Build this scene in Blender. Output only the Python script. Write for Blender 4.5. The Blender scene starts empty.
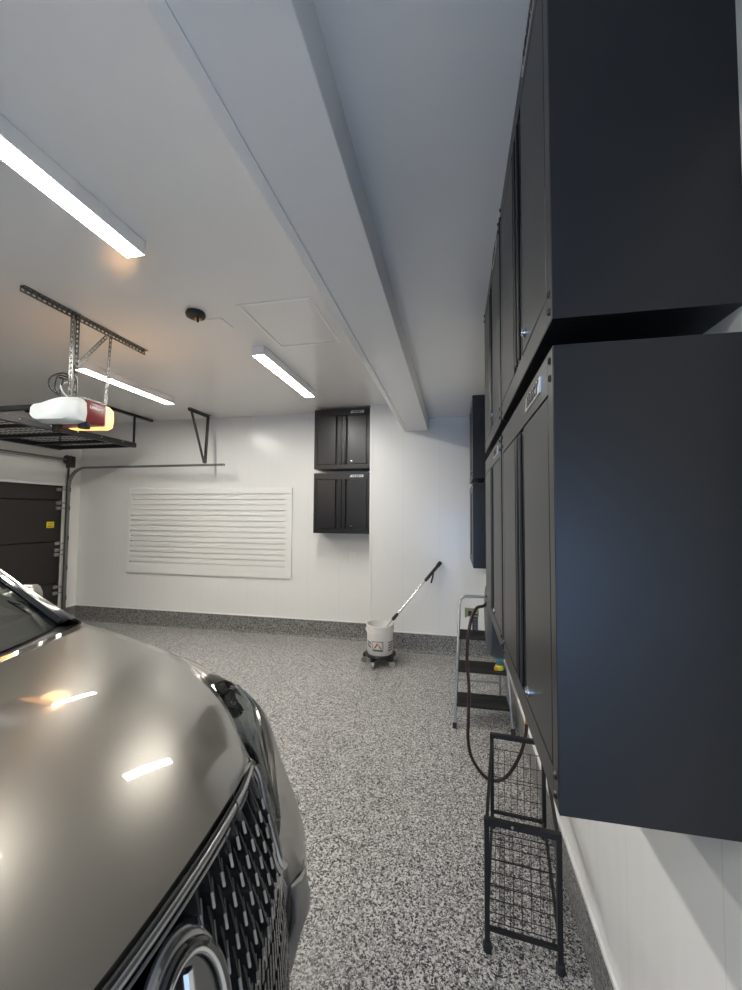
import bpy, bmesh, math, random
from mathutils import Vector, Matrix
S = bpy.context.scene
C = S.collection
R = math.radians
random.seed(7)

# ------------------------------------------------------------------ camera
H = 1.5
yaw, pit, roll = R(11.68), R(2.6957), R(.3917)
Fv = Vector((-math.sin(yaw)*math.cos(pit), math.cos(yaw)*math.cos(pit), math.sin(pit)))
Rv = Vector((math.cos(yaw), math.sin(yaw), 0)); Uv = Rv.cross(Fv)
R2 = Rv*math.cos(roll) + Uv*math.sin(roll); U2 = -Rv*math.sin(roll) + Uv*math.cos(roll)
cd = bpy.data.cameras.new('camera'); cam = bpy.data.objects.new('camera', cd); C.objects.link(cam)
cd.sensor_fit = 'VERTICAL'; cd.sensor_height = 36; cd.lens = 405.26/990*36
cd.clip_start = .02; cd.clip_end = 60
M = Matrix((R2, U2, -Fv)).transposed().to_4x4(); M.translation = Vector((0, 0, H))
cam.matrix_world = M
S.camera = cam

# ------------------------------------------------------------------ world, exposure, main lights
W = bpy.data.worlds.new('world'); S.world = W; W.use_nodes = True
W.node_tree.nodes['Background'].inputs[0].default_value = (.4, .45, .5, 1)
W.node_tree.nodes['Background'].inputs[1].default_value = .4
S.view_settings.view_transform = 'Standard'; S.view_settings.look = 'None'
S.view_settings.gamma = 1; S.view_settings.exposure = 1.42
LAMP = 33.0          # emission of the strip-light diffusers
# blue fill added behind the photographer to give the near cabinet its sheen
al = bpy.data.lights.new('sheen_fill', 'AREA'); al.shape = 'RECTANGLE'; al.size = .8; al.size_y = 1.3
al.energy = 11; al.color = (.27, .52, 1)
alo = bpy.data.objects.new('sheen_fill', al); C.objects.link(alo)
alo.location = (-.12, -2.9, .85); alo.rotation_euler = (R(82), 0, 0)

# ------------------------------------------------------------------ materials
def mat(name, col, rough=.5, metal=0, spec=.5, coat=0, coat_r=.03, emit=None, es=0, bump=0, bscale=200):
    m = bpy.data.materials.new(name); m.use_nodes = True
    nt = m.node_tree; b = nt.nodes['Principled BSDF']
    b.inputs['Base Color'].default_value = (*col, 1); b.inputs['Roughness'].default_value = rough
    b.inputs['Metallic'].default_value = metal; b.inputs['Specular IOR Level'].default_value = spec
    b.inputs['Coat Weight'].default_value = coat; b.inputs['Coat Roughness'].default_value = coat_r
    if emit: b.inputs['Emission Color'].default_value = (*emit, 1); b.inputs['Emission Strength'].default_value = es
    # faint procedural variation for every material
    tc = nt.nodes.new('ShaderNodeTexCoord'); n = nt.nodes.new('ShaderNodeTexNoise'); n.inputs['Scale'].default_value = bscale
    nt.links.new(tc.outputs['Object'], n.inputs['Vector'])
    mp = nt.nodes.new('ShaderNodeMapRange'); mp.inputs['To Min'].default_value = max(0, rough-.03); mp.inputs['To Max'].default_value = min(1, rough+.03)
    nt.links.new(n.outputs['Fac'], mp.inputs['Value']); nt.links.new(mp.outputs['Result'], b.inputs['Roughness'])
    if bump:
        bp = nt.nodes.new('ShaderNodeBump'); bp.inputs['Strength'].default_value = bump; bp.inputs['Distance'].default_value = .002
        nt.links.new(n.outputs['Fac'], bp.inputs['Height']); nt.links.new(bp.outputs['Normal'], b.inputs['Normal'])
    return m

def panel_mat(name, col, axis, pitch, rough=.22, off=0.0, wob=.012):
    """white ribbed PVC panel: narrow seams every «pitch» along one axis, faint waviness"""
    m = mat(name, col, rough); nt = m.node_tree; b = nt.nodes['Principled BSDF']
    tc = nt.nodes.new('ShaderNodeTexCoord'); sp = nt.nodes.new('ShaderNodeSeparateXYZ')
    nt.links.new(tc.outputs['Object'], sp.inputs[0])
    def mth(op, a, v, c=None):
        n = nt.nodes.new('ShaderNodeMath'); n.operation = op
        for i, q in enumerate((a, v) if c is None else (a, v, c)):
            if isinstance(q, (int, float)): n.inputs[i].default_value = q
            else: nt.links.new(q, n.inputs[i])
        return n.outputs[0]
    x = mth('ADD', sp.outputs[axis], 100*pitch+off)
    f = mth('FRACT', mth('DIVIDE', x, pitch), 0)
    d = mth('ABSOLUTE', mth('SUBTRACT', f, .5), 0)
    seam = mth('GREATER_THAN', d, .5-.0015/pitch)
    mix = nt.nodes.new('ShaderNodeMix'); mix.data_type = 'RGBA'
    mix.inputs[6].default_value = (*col, 1); mix.inputs[7].default_value = (*[c*.88 for c in col], 1)
    nt.links.new(seam, mix.inputs[0]); nt.links.new(mix.outputs[2], b.inputs['Base Color'])
    w = nt.nodes.new('ShaderNodeTexNoise'); w.inputs['Scale'].default_value = 2.2; w.inputs['Detail'].default_value = 1
    mpg = nt.nodes.new('ShaderNodeMapping'); s = [1, 1, 1]; s[{'X': 0, 'Y': 1, 'Z': 2}[axis]] = 4; mpg.inputs['Scale'].default_value = s
    nt.links.new(tc.outputs['Object'], mpg.inputs[0]); nt.links.new(mpg.outputs[0], w.inputs['Vector'])
    bp = nt.nodes.new('ShaderNodeBump'); bp.inputs['Strength'].default_value = .25; bp.inputs['Distance'].default_value = wob
    nt.links.new(w.outputs['Fac'], bp.inputs['Height']); nt.links.new(bp.outputs['Normal'], b.inputs['Normal'])
    return m

def flake_mat(name, dark=1.0):
    m = bpy.data.materials.new(name); m.use_nodes = True; nt = m.node_tree; b = nt.nodes['Principled BSDF']
    tc = nt.nodes.new('ShaderNodeTexCoord')
    def vor(scale, stops):
        v = nt.nodes.new('ShaderNodeTexVoronoi'); v.inputs['Scale'].default_value = scale
        nt.links.new(tc.outputs['Object'], v.inputs['Vector'])
        s = nt.nodes.new('ShaderNodeSeparateColor'); nt.links.new(v.outputs['Color'], s.inputs[0])
        r = nt.nodes.new('ShaderNodeValToRGB'); r.color_ramp.interpolation = 'CONSTANT'
        e = r.color_ramp.elements
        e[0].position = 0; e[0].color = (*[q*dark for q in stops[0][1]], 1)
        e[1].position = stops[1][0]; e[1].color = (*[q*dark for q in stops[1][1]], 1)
        for p, c in stops[2:]:
            k = e.new(p); k.color = (*[q*dark for q in c], 1)
        nt.links.new(s.outputs[0], r.inputs[0]); return r.outputs[0], s.outputs[1]
    a, _ = vor(250, [(0, (.025, .026, .028)), (.22, (.13, .13, .13)), (.40, (.28, .27, .26)), (.60, (.46, .447, .43)), (.83, (.70, .685, .655))])
    c, g = vor(140, [(0, (.03, .03, .032)), (.3, (.30, .292, .28)), (.58, (.62, .605, .58))])
    gt = nt.nodes.new('ShaderNodeMath'); gt.operation = 'GREATER_THAN'; gt.inputs[1].default_value = .62
    nt.links.new(g, gt.inputs[0])
    mx = nt.nodes.new('ShaderNodeMix'); mx.data_type = 'RGBA'
    nt.links.new(gt.outputs[0], mx.inputs[0]); nt.links.new(a, mx.inputs[6]); nt.links.new(c, mx.inputs[7])
    nt.links.new(mx.outputs[2], b.inputs['Base Color'])
    b.inputs['Roughness'].default_value = .33
    n = nt.nodes.new('ShaderNodeTexNoise'); n.inputs['Scale'].default_value = 120
    nt.links.new(tc.outputs['Object'], n.inputs['Vector'])
    bp = nt.nodes.new('ShaderNodeBump'); bp.inputs['Strength'].default_value = .35; bp.inputs['Distance'].default_value = .003
    nt.links.new(n.outputs['Fac'], bp.inputs['Height']); nt.links.new(bp.outputs['Normal'], b.inputs['Normal'])
    return m

WHITE = (.80, .80, .775)
M_wallx = panel_mat('white_panel_back', WHITE, 'X', .405, .24, .16)
M_wally = panel_mat('white_panel_side', WHITE, 'Y', .405, .24)
M_ceil = mat('ceiling_panel', (.82, .815, .80), .18, bump=.02, bscale=6)
M_beam = mat('beam_panel', (.86, .855, .85), .3)
M_trim = mat('white_trim', (.82, .82, .80), .3)
M_slat = mat('slatwall_white', (.80, .80, .775), .3)
M_floor = flake_mat('epoxy_flake'); M_curb_shaded = flake_mat('epoxy_flake_shaded', .62)  # curb: floor flake with the shade of its upright face put into the colour
M_cab = mat('cabinet_black', (.007, .0075, .009), .36, 0, .5, bump=.05, bscale=700)
M_cabd = mat('cabinet_recess', (.006, .006, .007), .6)
M_chrome = mat('chrome', (.75, .75, .76), .15, 1)
M_steel = mat('galvanised', (.23, .23, .22), .42, .8, bscale=60)
M_steel2 = mat('dark_steel', (.11, .11, .105), .45, .7)
M_alu = mat('ladder_tube', (.40, .41, .42), .3, .8)
M_black = mat('black_plastic', (.014, .014, .015), .45)
M_blackm = mat('black_metal', (.016, .016, .017), .38, .2)
M_rub = mat('rubber', (.02, .02, .02), .7)
M_white = mat('white_plastic', (.78, .77, .74), .4)
M_plate = mat('logo_silver', (.72, .72, .73), .3, .5)
M_red = mat('burgundy', (.19, .018, .02), .35)
M_redp = mat('red_print', (.6, .03, .02), .5)
M_grey = mat('grey_print', (.12, .13, .15), .5)
M_lensw = mat('lens_white', (.72, .75, .72), .3)
M_lensa = mat('lens_lit', (.9, .6, .3), .3, emit=(1, .45, .13), es=.85)
M_diff = mat('diffuser', (.9, .9, .9), .4, emit=(1, .965, .90), es=LAMP)
M_doorb = mat('garage_door_brown', (.020, .017, .014), .5)
M_yel = mat('sticker_yellow', (.75, .6, .02), .5)
M_tread = mat('ladder_tread', (.012, .012, .012), .7, bump=.4, bscale=150)
M_hose = mat('hose_maroon', (.035, .012, .012), .35)
M_drum = mat('reel_casing', (.035, .042, .055), .4)
M_teal = mat('teal', (.02, .25, .32), .4); M_lime = mat('lime', (.55, .62, .05), .4); M_org = mat('orange', (.75, .32, .04), .4)
M_brass = mat('brass', (.7, .38, .12), .3, .9)
M_card = mat('olive_label', (.22, .24, .12), .6)
# car
M_paint = mat('car_paint', (.18, .168, .145), .30, .75, .5, 1, .02)
M_dchr = mat('dark_chrome', (.34, .34, .35), .18, .9)
M_satin = mat('satin_trim', (.5, .5, .5), .25, .9)
M_gloss = mat('gloss_black', (.006, .006, .007), .08, 0, .6, 1)
M_guide = mat('lamp_guide', (.8, .79, .76), .3, .4)
M_hous = mat('headlight_housing', (.34, .34, .35), .28, .8)
M_mesh = mat('grille_blade', (.09, .09, .093), .22, .6, .8, .6)
M_tire = mat('tire', (.02, .02, .02), .8); M_rim = mat('rim', (.4, .4, .41), .25, .9)
M_int = mat('car_interior', (.02, .019, .018), .7)
def glass(name, tint, ior=1.7):
    m = bpy.data.materials.new(name); m.use_nodes = True; nt = m.node_tree
    for n in list(nt.nodes):
        if n.type != 'OUTPUT_MATERIAL': nt.nodes.remove(n)
    o = [n for n in nt.nodes if n.type == 'OUTPUT_MATERIAL'][0]
    t = nt.nodes.new('ShaderNodeBsdfTransparent'); t.inputs[0].default_value = (*tint, 1)
    g = nt.nodes.new('ShaderNodeBsdfGlossy'); g.inputs['Roughness'].default_value = .01; g.inputs[0].default_value = (.95, 1, .97, 1)
    f = nt.nodes.new('ShaderNodeFresnel'); f.inputs[0].default_value = ior
    mx = nt.nodes.new('ShaderNodeMixShader')
    nt.links.new(f.outputs[0], mx.inputs[0]); nt.links.new(t.outputs[0], mx.inputs[1]); nt.links.new(g.outputs[0], mx.inputs[2])
    nt.links.new(mx.outputs[0], o.inputs[0]); return m
M_glass = glass('windshield_glass', (.62, .70, .66), 3.0); M_lens = glass('headlight_glass', (.55, .56, .58))
M_fillglow = mat('sheen_fill_glow', (.5, .6, .7), .1, emit=(.45, .65, 1), es=1.0)  # glowing pane of the added window, tinted for the blue fill

# ------------------------------------------------------------------ mesh builder
class MB:
    def __init__(s): s.bm = bmesh.new()
    def box(s, x0, x1, y0, y1, z0, z1, bev=0, mx=None, seg=2):
        b = bmesh.new()
        bmesh.ops.create_cube(b, size=1)
        for v in b.verts: v.co = Vector(((x0+x1)/2+v.co.x*(x1-x0), (y0+y1)/2+v.co.y*(y1-y0), (z0+z1)/2+v.co.z*(z1-z0)))
        if bev: bmesh.ops.bevel(b, geom=b.edges[:], offset=bev, segments=seg, affect='EDGES', profile=.5, clamp_overlap=True)
        s.add(b, mx); return s
    def add(s, b, mx=None):
        if mx is not None: b.transform(mx)
        me = bpy.data.meshes.new('t'); b.to_mesh(me); b.free(); s.bm.from_mesh(me); bpy.data.meshes.remove(me)
    def tube(s, pts, r, n=10, closed=False, caps=True, sx=1, sy=1, up=None):
        pts = [Vector(p) for p in pts]; rings = []; N = len(pts)
        rr = r if isinstance(r, (list, tuple)) else [r]*N
        prev = None
        for i, p in enumerate(pts):
            a = pts[i-1] if (i > 0 or closed) else p; b = pts[(i+1) % N] if (i < N-1 or closed) else p
            t = (b-a).normalized()
            if prev is None:
                u0 = Vector(up) if up else (Vector((0, 0, 1)) if abs(t.z) < .9 else Vector((1, 0, 0)))
                x = t.cross(u0).normalized()
            else:
                x = (prev - t*prev.dot(t)).normalized()
            prev = x; y = t.cross(x)
            ph = math.pi/n if n == 4 else 0
            k = 2**.5 if n == 4 else 1
            rings.append([s.bm.verts.new(p + (x*math.cos(2*math.pi*j/n+ph)*sx + y*math.sin(2*math.pi*j/n+ph)*sy)*rr[i]*k) for j in range(n)])
        for i in range(N if closed else N-1):
            A = rings[i]; B = rings[(i+1) % N]
            for j in range(n): s.bm.faces.new((A[j], A[(j+1) % n], B[(j+1) % n], B[j]))
        if caps and not closed:
            s.bm.faces.new(rings[0][::-1]); s.bm.faces.new(rings[-1])
        return s
    def cyl(s, p, q, r, n=20, r2=None): return s.tube([p, q], [r, r if r2 is None else r2], n)
    def lathe(s, prof, c=(0, 0, 0), n=32, mx=None, a0=0, a1=2*math.pi):
        b = bmesh.new(); rings = []
        full = abs(a1-a0-2*math.pi) < 1e-6; nn = n if full else n+1
        for r, z in prof: rings.append([b.verts.new((r*math.cos(a0+(a1-a0)*j/n)+c[0], r*math.sin(a0+(a1-a0)*j/n)+c[1], z+c[2])) for j in range(nn)])
        for A, B in zip(rings, rings[1:]):
            for j in range(n): b.faces.new((A[j], A[(j+1) % nn], B[(j+1) % nn], B[j]))
        bmesh.ops.remove_doubles(b, verts=b.verts[:], dist=1e-6)
        s.add(b, mx); return s
    def grid(s, P, thick=0, closed=False):
        """P: rows of points"""
        V = [[s.bm.verts.new(Vector(p)) for p in row] for row in P]
        for i in range(len(V)-1):
            for j in range(len(V[0])-1): s.bm.faces.new((V[i][j], V[i][j+1], V[i+1][j+1], V[i+1][j]))
        return s
    def prism(s, poly, ext, bev=0, mx=None):
        b = bmesh.new(); vs = [b.verts.new(Vector(p)) for p in poly]; f = b.faces.new(vs)
        r = bmesh.ops.extrude_face_region(b, geom=[f])
        for v in [g for g in r['geom'] if isinstance(g, bmesh.types.BMVert)]: v.co += Vector(ext)
        bmesh.ops.recalc_face_normals(b, faces=b.faces[:])
        if bev: bmesh.ops.bevel(b, geom=b.edges[:], offset=bev, segments=2, affect='EDGES', profile=.5, clamp_overlap=True)
        s.add(b, mx); return s
    def build(s, name, m, parent=None, smooth=False, solid=0, sub=0, weld=False, loc=None, ang=40, offset=0):
        if weld: bmesh.ops.remove_doubles(s.bm, verts=s.bm.verts[:], dist=1e-5)
        bmesh.ops.recalc_face_normals(s.bm, faces=s.bm.faces[:]) if not solid else None
        me = bpy.data.meshes.new(name)
        org = Vector(loc) if loc is not None else (Vector(parent['_w']) if parent is not None and '_w' in parent else Vector((0, 0, 0)))
        if org.length: s.bm.transform(Matrix.Translation(-org))
        s.bm.to_mesh(me); s.bm.free()
        for mm in (m if isinstance(m, (list, tuple)) else [m]): me.materials.append(mm)
        if smooth:
            for p in me.polygons: p.use_smooth = True
            me.set_sharp_from_angle(angle=R(ang))
        o = bpy.data.objects.new(name, me); C.objects.link(o)
        if parent is not None: o.parent = parent
        elif loc is not None: o.location = loc
        if parent is not None and '_w' in parent: o['_w'] = parent['_w']
        if solid:
            q = o.modifiers.new('solid', 'SOLIDIFY'); q.thickness = solid; q.offset = offset
        if sub:
            q = o.modifiers.new('sub', 'SUBSURF'); q.levels = sub; q.render_levels = sub
        return o

def tag(o, label, cat=None, group=None, kind=None):
    if label: o['label'] = label
    if cat: o['category'] = cat
    if group: o['group'] = group
    if kind: o['kind'] = kind
    return o
def thing(name, label, cat, loc=(0, 0, 0), rz=0, group=None, world=True):
    o = bpy.data.objects.new(name, None); C.objects.link(o); o.location = loc; o.rotation_euler = (0, 0, rz)
    o.empty_display_size = .1
    if world: o['_w'] = list(loc)       # children given in world coordinates
    return tag(o, label, cat, group)
def struct(name, mb, m, **k): return tag(mb.build(name, m, **k), None, kind='structure')
def copy_tree(o, parent=None):
    c = o.copy(); C.objects.link(c); c.parent = parent
    for ch in list(o.children): copy_tree(ch, c)
    return c
def text_mesh(txt, size, depth=.0008, shear=0, bold=0):
    cu = bpy.data.curves.new('t', 'FONT'); cu.body = txt; cu.size = size; cu.extrude = depth; cu.shear = shear; cu.offset = bold
    cu.align_x = 'CENTER'; cu.align_y = 'CENTER'
    o = bpy.data.objects.new('t', cu); C.objects.link(o)
    dg = bpy.context.evaluated_depsgraph_get(); me = bpy.data.meshes.new_from_object(o.evaluated_get(dg))
    b = bmesh.new(); b.from_mesh(me); bpy.data.objects.remove(o); bpy.data.meshes.remove(me); bpy.data.curves.remove(cu)
    return b
def catmull(P, n=6):
    P = [Vector(p) for p in P]; Q = [P[0]*2-P[1]] + P + [P[-1]*2-P[-2]]; out = []
    for i in range(1, len(Q)-2):
        a, b, c, d = Q[i-1:i+3]
        for k in range(n):
            t = k/n
            out.append(.5*((2*b)+(c-a)*t+(2*a-5*b+4*c-d)*t*t+(3*b-a-3*c+d)*t**3))
    out.append(P[-1]); return out
def resample(P, n):
    P = [Vector(p) for p in P]; L = [0]
    for a, b in zip(P, P[1:]): L.append(L[-1]+(b-a).length)
    out = []
    for k in range(n):
        t = L[-1]*k/(n-1); i = 0
        while i < len(L)-2 and L[i+1] < t: i += 1
        out.append(P[i].lerp(P[i+1], (t-L[i])/max(1e-9, L[i+1]-L[i])))
    return out
def interp(tab, x):
    if x <= tab[0][0]: return tab[0][1]
    for (a, b), (c, d) in zip(tab, tab[1:]):
        if x <= c: return b+(d-b)*(x-a)/(c-a)
    return tab[-1][1]

# ------------------------------------------------------------------ room shell
XL, XR, YB, YF, YJ, XJ = -5.2, .436, 4.78, -3.0, 4.5, -.94
ZC, ZR, CZ = 2.75, 2.57, .20
YF = -3.0
struct('floor', MB().box(XL-.2, XR+.2, YF-.2, YB+.2, -.1, 0), M_floor)
struct('ceiling', MB().box(XL-.2, -.5, YF-.2, YB+.2, ZC, ZC+.1).box(-.31, XR+.2, YF-.2, YJ+.2, ZR, ZR+.28).box(-.52, -.29, YF-.2, YB+.2, ZC, ZC+.1), M_ceil)
struct('ceiling_beam', MB().box(-.525, -.287, YF, YJ, 2.432, ZC+.02, .003), M_beam)
struct('trim_1', MB().box(-.548, -.512, YF, YJ, 2.426, 2.4315).box(-.548, -.5255, YF, YJ, 2.4365, ZC), M_beam)
struct('wall_back', MB().box(XL-.2, XJ, YB, YB+.2, CZ, ZC).box(XJ, XR+.2, YJ, YB+.2, CZ, ZC), M_wallx)
struct('wall_right', MB().box(XR, XR+.2, YF, YJ+.01, CZ, ZR+.1), M_wally)
struct('wall_left', MB().box(XL-.2, XL, 4.53, YB, CZ, ZC).box(XL-.2, XL, YF, 4.53, 2.2, ZC).box(XL-.2, XL, YF, -1.2, 0, 2.2), M_wally)
struct('wall_front', MB().box(XL-.2, -.95, YF-.2, YF, 0, ZC).box(.32, XR+.2, YF-.2, YF, 0, ZC).box(-.95, .32, YF-.2, YF, 0, .12).box(-.95, .32, YF-.2, YF, 1.6, ZC), M_wallx)
w = struct('added_window_1', MB().box(-.95, .32, YF-.12, YF-.1, .12, 1.6), M_fillglow)  # made-up window out of view, put in to carry the blue fill
wf = MB()
for a in ((-.95, -.9, .12, 1.6), (.27, .32, .12, 1.6), (-.9, .27, .12, .17), (-.9, .27, 1.55, 1.6), (-.34, -.30, .17, 1.55)): wf.box(a[0], a[1], YF-.1, YF+.01, a[2], a[3], .004)
wf.build('added_window_frame', M_trim, w)  # frame around the added pane
# epoxy coated curb all round, with a white cap trim where the panels start
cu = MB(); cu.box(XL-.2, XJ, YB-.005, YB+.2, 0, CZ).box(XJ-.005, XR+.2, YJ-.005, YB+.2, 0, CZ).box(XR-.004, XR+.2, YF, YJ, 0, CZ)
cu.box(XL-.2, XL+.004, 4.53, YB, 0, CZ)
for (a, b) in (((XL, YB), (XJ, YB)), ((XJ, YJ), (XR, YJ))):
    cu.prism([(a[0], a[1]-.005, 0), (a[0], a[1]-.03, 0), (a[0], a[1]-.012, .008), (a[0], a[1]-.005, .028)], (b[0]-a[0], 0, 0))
struct('baseboard_back', cu, M_curb_shaded)
tr = MB()
tr.box(XL, XJ, YB-.012, YB, CZ, CZ+.016, .003).box(XJ-.008, XR, YJ-.012, YJ, CZ, CZ+.016, .003)
struct('trim_2', tr, M_trim)
struct('trim_3', MB().box(XR-.012, XR, YF, YJ, CZ-.002, CZ+.016, .003), M_trim)
struct('trim_4', MB().box(XJ-.006, XJ+.018, YJ-.005, YJ+.01, CZ, ZC), M_trim)
struct('trim_5', MB().box(XL, XL+.012, 4.57, YB, CZ, CZ+.016), M_trim)
# header above the garage door
struct('trim_6', MB().box(XL, XL+.03, -1.2, 4.53, 1.86, 2.19, .004).box(XL, XL+.045, -1.2, 4.53, 1.85, 1.88, .004), M_trim)
# attic hatch: moulding frame in the ceiling
ht = MB(); x0, x1, y0, y1 = -1.28, -.81, 2.16, 2.79
ht.box(x0, x1, y0, y0+.02, ZC-.005, ZC+.001, .001).box(x0, x1, y1-.02, y1, ZC-.005, ZC+.001, .001).box(x0, x0+.02, y0+.0205, y1-.0205, ZC-.005, ZC+.001, .001).box(x1-.02, x1, y0+.0205, y1-.0205, ZC-.005, ZC+.001, .001)
struct('trim_7', ht, M_trim)

# garage door (structure) with hinges, rollers, sticker
dm = MB().box(XL-.12, XL-.061, -1.25, 4.6, 0, 2.25); z = 0
for k in range(4):
    dm.box(XL-.06, XL-.01, -1.2, 4.53, .01+k*.55, .55+k*.55, .004)
door = struct('door_1', dm, M_doorb)
for zz in (.42, .50, .93, .99, 1.08, 1.55, 1.62, 1.80):
    MB().box(XL-.012, XL+.012, 4.44, 4.50, zz-.022, zz+.022, .006).cyl((XL+.01, 4.46, zz), (XL+.01, 4.56, zz), .008, 10).build('hinge', M_alu, door)
st = MB().box(XL-.011, XL-.008, 4.33, 4.43, 1.29, 1.37).build('warning_sticker', M_yel, door)
b = MB()
for k in range(3): b.box(XL-.0085, XL-.0075, 4.345+.01*(k == 2), 4.415-.01*(k == 1), 1.305+k*.02, 1.311+k*.02)
b.build('sticker_print', M_black, st)

# slatwall panel on the back wall
sw = thing('slatwall_panel', 'large white slatted wall panel with a plain raised frame on the back wall', 'wall panel', (-3.17, YB, .69))
fr = MB()
X0, X1, Z0, Z1 = -4.37, -1.99, .69, 1.825
for a in ((X0, X1, Z0, Z0+.085), (X0, X1, Z1-.075, Z1), (X0, X0+.05, Z0+.085, Z1-.075), (X1-.085, X1, Z0+.085, Z1-.075)): fr.box(a[0], a[1], YB-.022, YB, a[2], a[3], .002)
fr.build('panel_frame', M_slat, sw)
sl = MB(); n = 14; h = (Z1-.075-Z0-.085)/n
for k in range(n):
    za = Z0+.085+k*h
    sl.box(X0+.05, X1-.085, YB-.0205, YB-.002, za+.0, za+h-.015, .0015)
sl.box(X0+.05, X1-.085, YB-.002, YB, Z0+.085, Z1-.075)
sl.build('slats', M_slat, sw)

# ------------------------------------------------------------------ tall things built from world coordinates
# strip lights
def strip(x, y0, y1, label, z=ZC):
    t = thing('ceiling_light', label, 'strip light', (x, (y0+y1)/2, z), 0, None)
    MB().box(x-.052, x+.052, y0+.004, y1-.004, z-.066, z, .004).build('light_housing', M_trim, t)
    MB().box(x-.044, x+.044, y0+.006, y1-.006, z-.0675, z-.052, .001, seg=1).build('diffuser', M_diff, t, smooth=True)
    for ya in (y0, y1-.006): MB().box(x-.053, x+.053, ya, ya+.006, z-.070, z, .002).build('end_cap', M_trim, t)
    return t
strip(-1.445, .38, 1.565, 'long white strip light glowing at the upper left, nearest of the three seen')
strip(-1.44, 2.74, 3.86, 'glowing strip light on the ceiling beyond the attic hatch')
strip(-3.04, 2.74, 3.84, 'glowing strip light partly behind the garage door opener')
strip(-3.04, .42, 1.60, 'glowing strip light above the car roof out of the picture')
strip(-1.44, -1.9, -.74, 'glowing strip light behind the photographer over the right bay')
strip(-3.04, -1.9, -.74, 'glowing strip light behind the photographer over the left bay')

# wall cabinets
def cabinet_proto(w, h, d, name='wall_cabinet'):
    t = bpy.data.objects.new(name, None); C.objects.link(t); t.empty_display_size = .1
    fs, ft, fb = .036, .072, .052
    MB().box(0, .0015, -d+.001, 0, 0, h).box(w-.0015, w, -d+.001, 0, 0, h).box(.0015, w-.0015, -d+.001, 0, 0, .0015).box(.0015, w-.0015, -d+.001, 0, h-.0015, h).box(.0015, w-.0015, -d+.036, 0, .0015, h-.0015).build('cabinet_body', M_cab, t, smooth=True)
    f = MB()
    yf, yb = -d, -d+.034
    f.box(.0016, fs, yf, yb, .0016, h-.0016, .001).box(w-fs, w-.0016, yf, yb, .0016, h-.0016, .001).box(fs, w-fs, yf, yb, h-ft, h-.0016, .001).box(fs, w-fs, yf, yb, .0016, fb, .001)
    f.build('front_frame', M_cab, t)
    # recess behind the handle channels
    MB().box(fs, w-fs, yb-.002, yb+.004, fb, h-ft).build('channel_back', M_cabd, t)
    g = .004; z0, z1 = fb+g, h-ft-g; mid = w/2; ch = .028; sw_ = .046
    for sgn in (-1, 1):
        b = MB()
        if sgn < 0: xa, xb = fs+g, mid-sw_-ch; sa, sb = mid-sw_, mid-.003
        else: xa, xb = mid+sw_+ch, w-fs-g; sa, sb = mid+.003, mid+sw_
        b.box(xa, xb, yf, yb-.006, z0, z1, .002); b.box(sa, sb, yf+.003, yb-.006, z0, z1, .003)
        # vertical finger pull folded forward
        b.box((sa+sb)/2-.007, (sa+sb)/2+.007, yf-.004, yf+.004, z0+.004, z1-.004, .003)
        dr = b.build('door', M_cab, t)
        if sgn > 0:
            l = MB(); lx, lz = xa+.045, z0+.031
            l.cyl((lx, yf+.001, lz), (lx, yf-.005, lz), .012, 20).cyl((lx, yf-.005, lz), (lx, yf-.008, lz), .0085, 16).box(lx-.009, lx+.009, yf-.010, yf-.007, lz-.003, lz+.003, .001)
            tag(l.build('door_lock', M_chrome, dr, smooth=True), 'chrome key lock')
    # badge at the top right
    bx, bz = w*.77, h-ft/2
    pl = MB(); W2, H2 = .082, .014
    pl.prism([(bx-W2, yf-.003, bz-H2), (bx+W2-.008, yf-.003, bz-H2), (bx+W2, yf-.003, bz+H2), (bx-W2+.016, yf-.003, bz+H2)], (0, .0035, 0))
    pb = pl.build('logo_plate', M_plate, t)
    tb = text_mesh('HUSKY', .030, .0008, .25, .0012)
    ma = Matrix.Translation((bx, yf-.0036, bz-.001)) @ Matrix.Rotation(R(90), 4, 'X') @ Matrix.Diagonal((1.25, 1, 1, 1))
    q = MB(); q.add(tb, ma); q.build('logo_lettering', M_black, pb)
    for (sx, sz) in ((.018, .02), (.018, .05), (w-.018, .02), (w-.018, .05), (.018, h-.02), (.018, h-.05), (w-.018, h-.02), (w-.018, h-.05)):
        MB().lathe([(.0, .005), (.004, .0045), (.007, .0)], (0, 0, 0), 12, Matrix.Translation((sx, yf, sz)) @ Matrix.Rotation(R(90), 4, 'X')).build('screw', M_blackm, t, smooth=True)
    return t
cabA = cabinet_proto(.734, .751, .277)
G1 = 'black wall cabinets along the right wall'
spots = [(1.439, 1.030, 'lower black wall cabinet nearest the camera, with blue sheen on its side'),
         (1.439, 1.826, 'upper black wall cabinet nearest the camera, reaching past the top edge'),
         (2.207, 1.030, 'lower black wall cabinet just behind the nearest lower one, above the stepladder'),
         (2.207, 1.826, 'upper black wall cabinet just behind the nearest upper one'),
         (4.430, 1.030, 'lower black cabinet of the far pair on the right wall, near the corner'),
         (4.430, 1.826, 'upper black cabinet of the far pair on the right wall, below the ceiling')]
for i, (y, z, lb) in enumerate(spots):
    o = cabA if i == 0 else copy_tree(cabA)
    o.location = (XR, y, z); o.rotation_euler = (0, 0, R(-90)); tag(o, lb, 'cabinet', G1)
hB = .698
cabB = cabinet_proto(.672, hB, .272)
for i, (z, lb) in enumerate(((1.275, 'lower of the two black cabinets on the back wall beside the slatted panel'), (2.022, 'upper of the two black cabinets on the back wall, touching the ceiling'))):
    o = cabB if i == 0 else copy_tree(cabB)
    o.location = (-1.618, YB, z); tag(o, lb, 'cabinet', 'black wall cabinets on the back wall')

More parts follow.
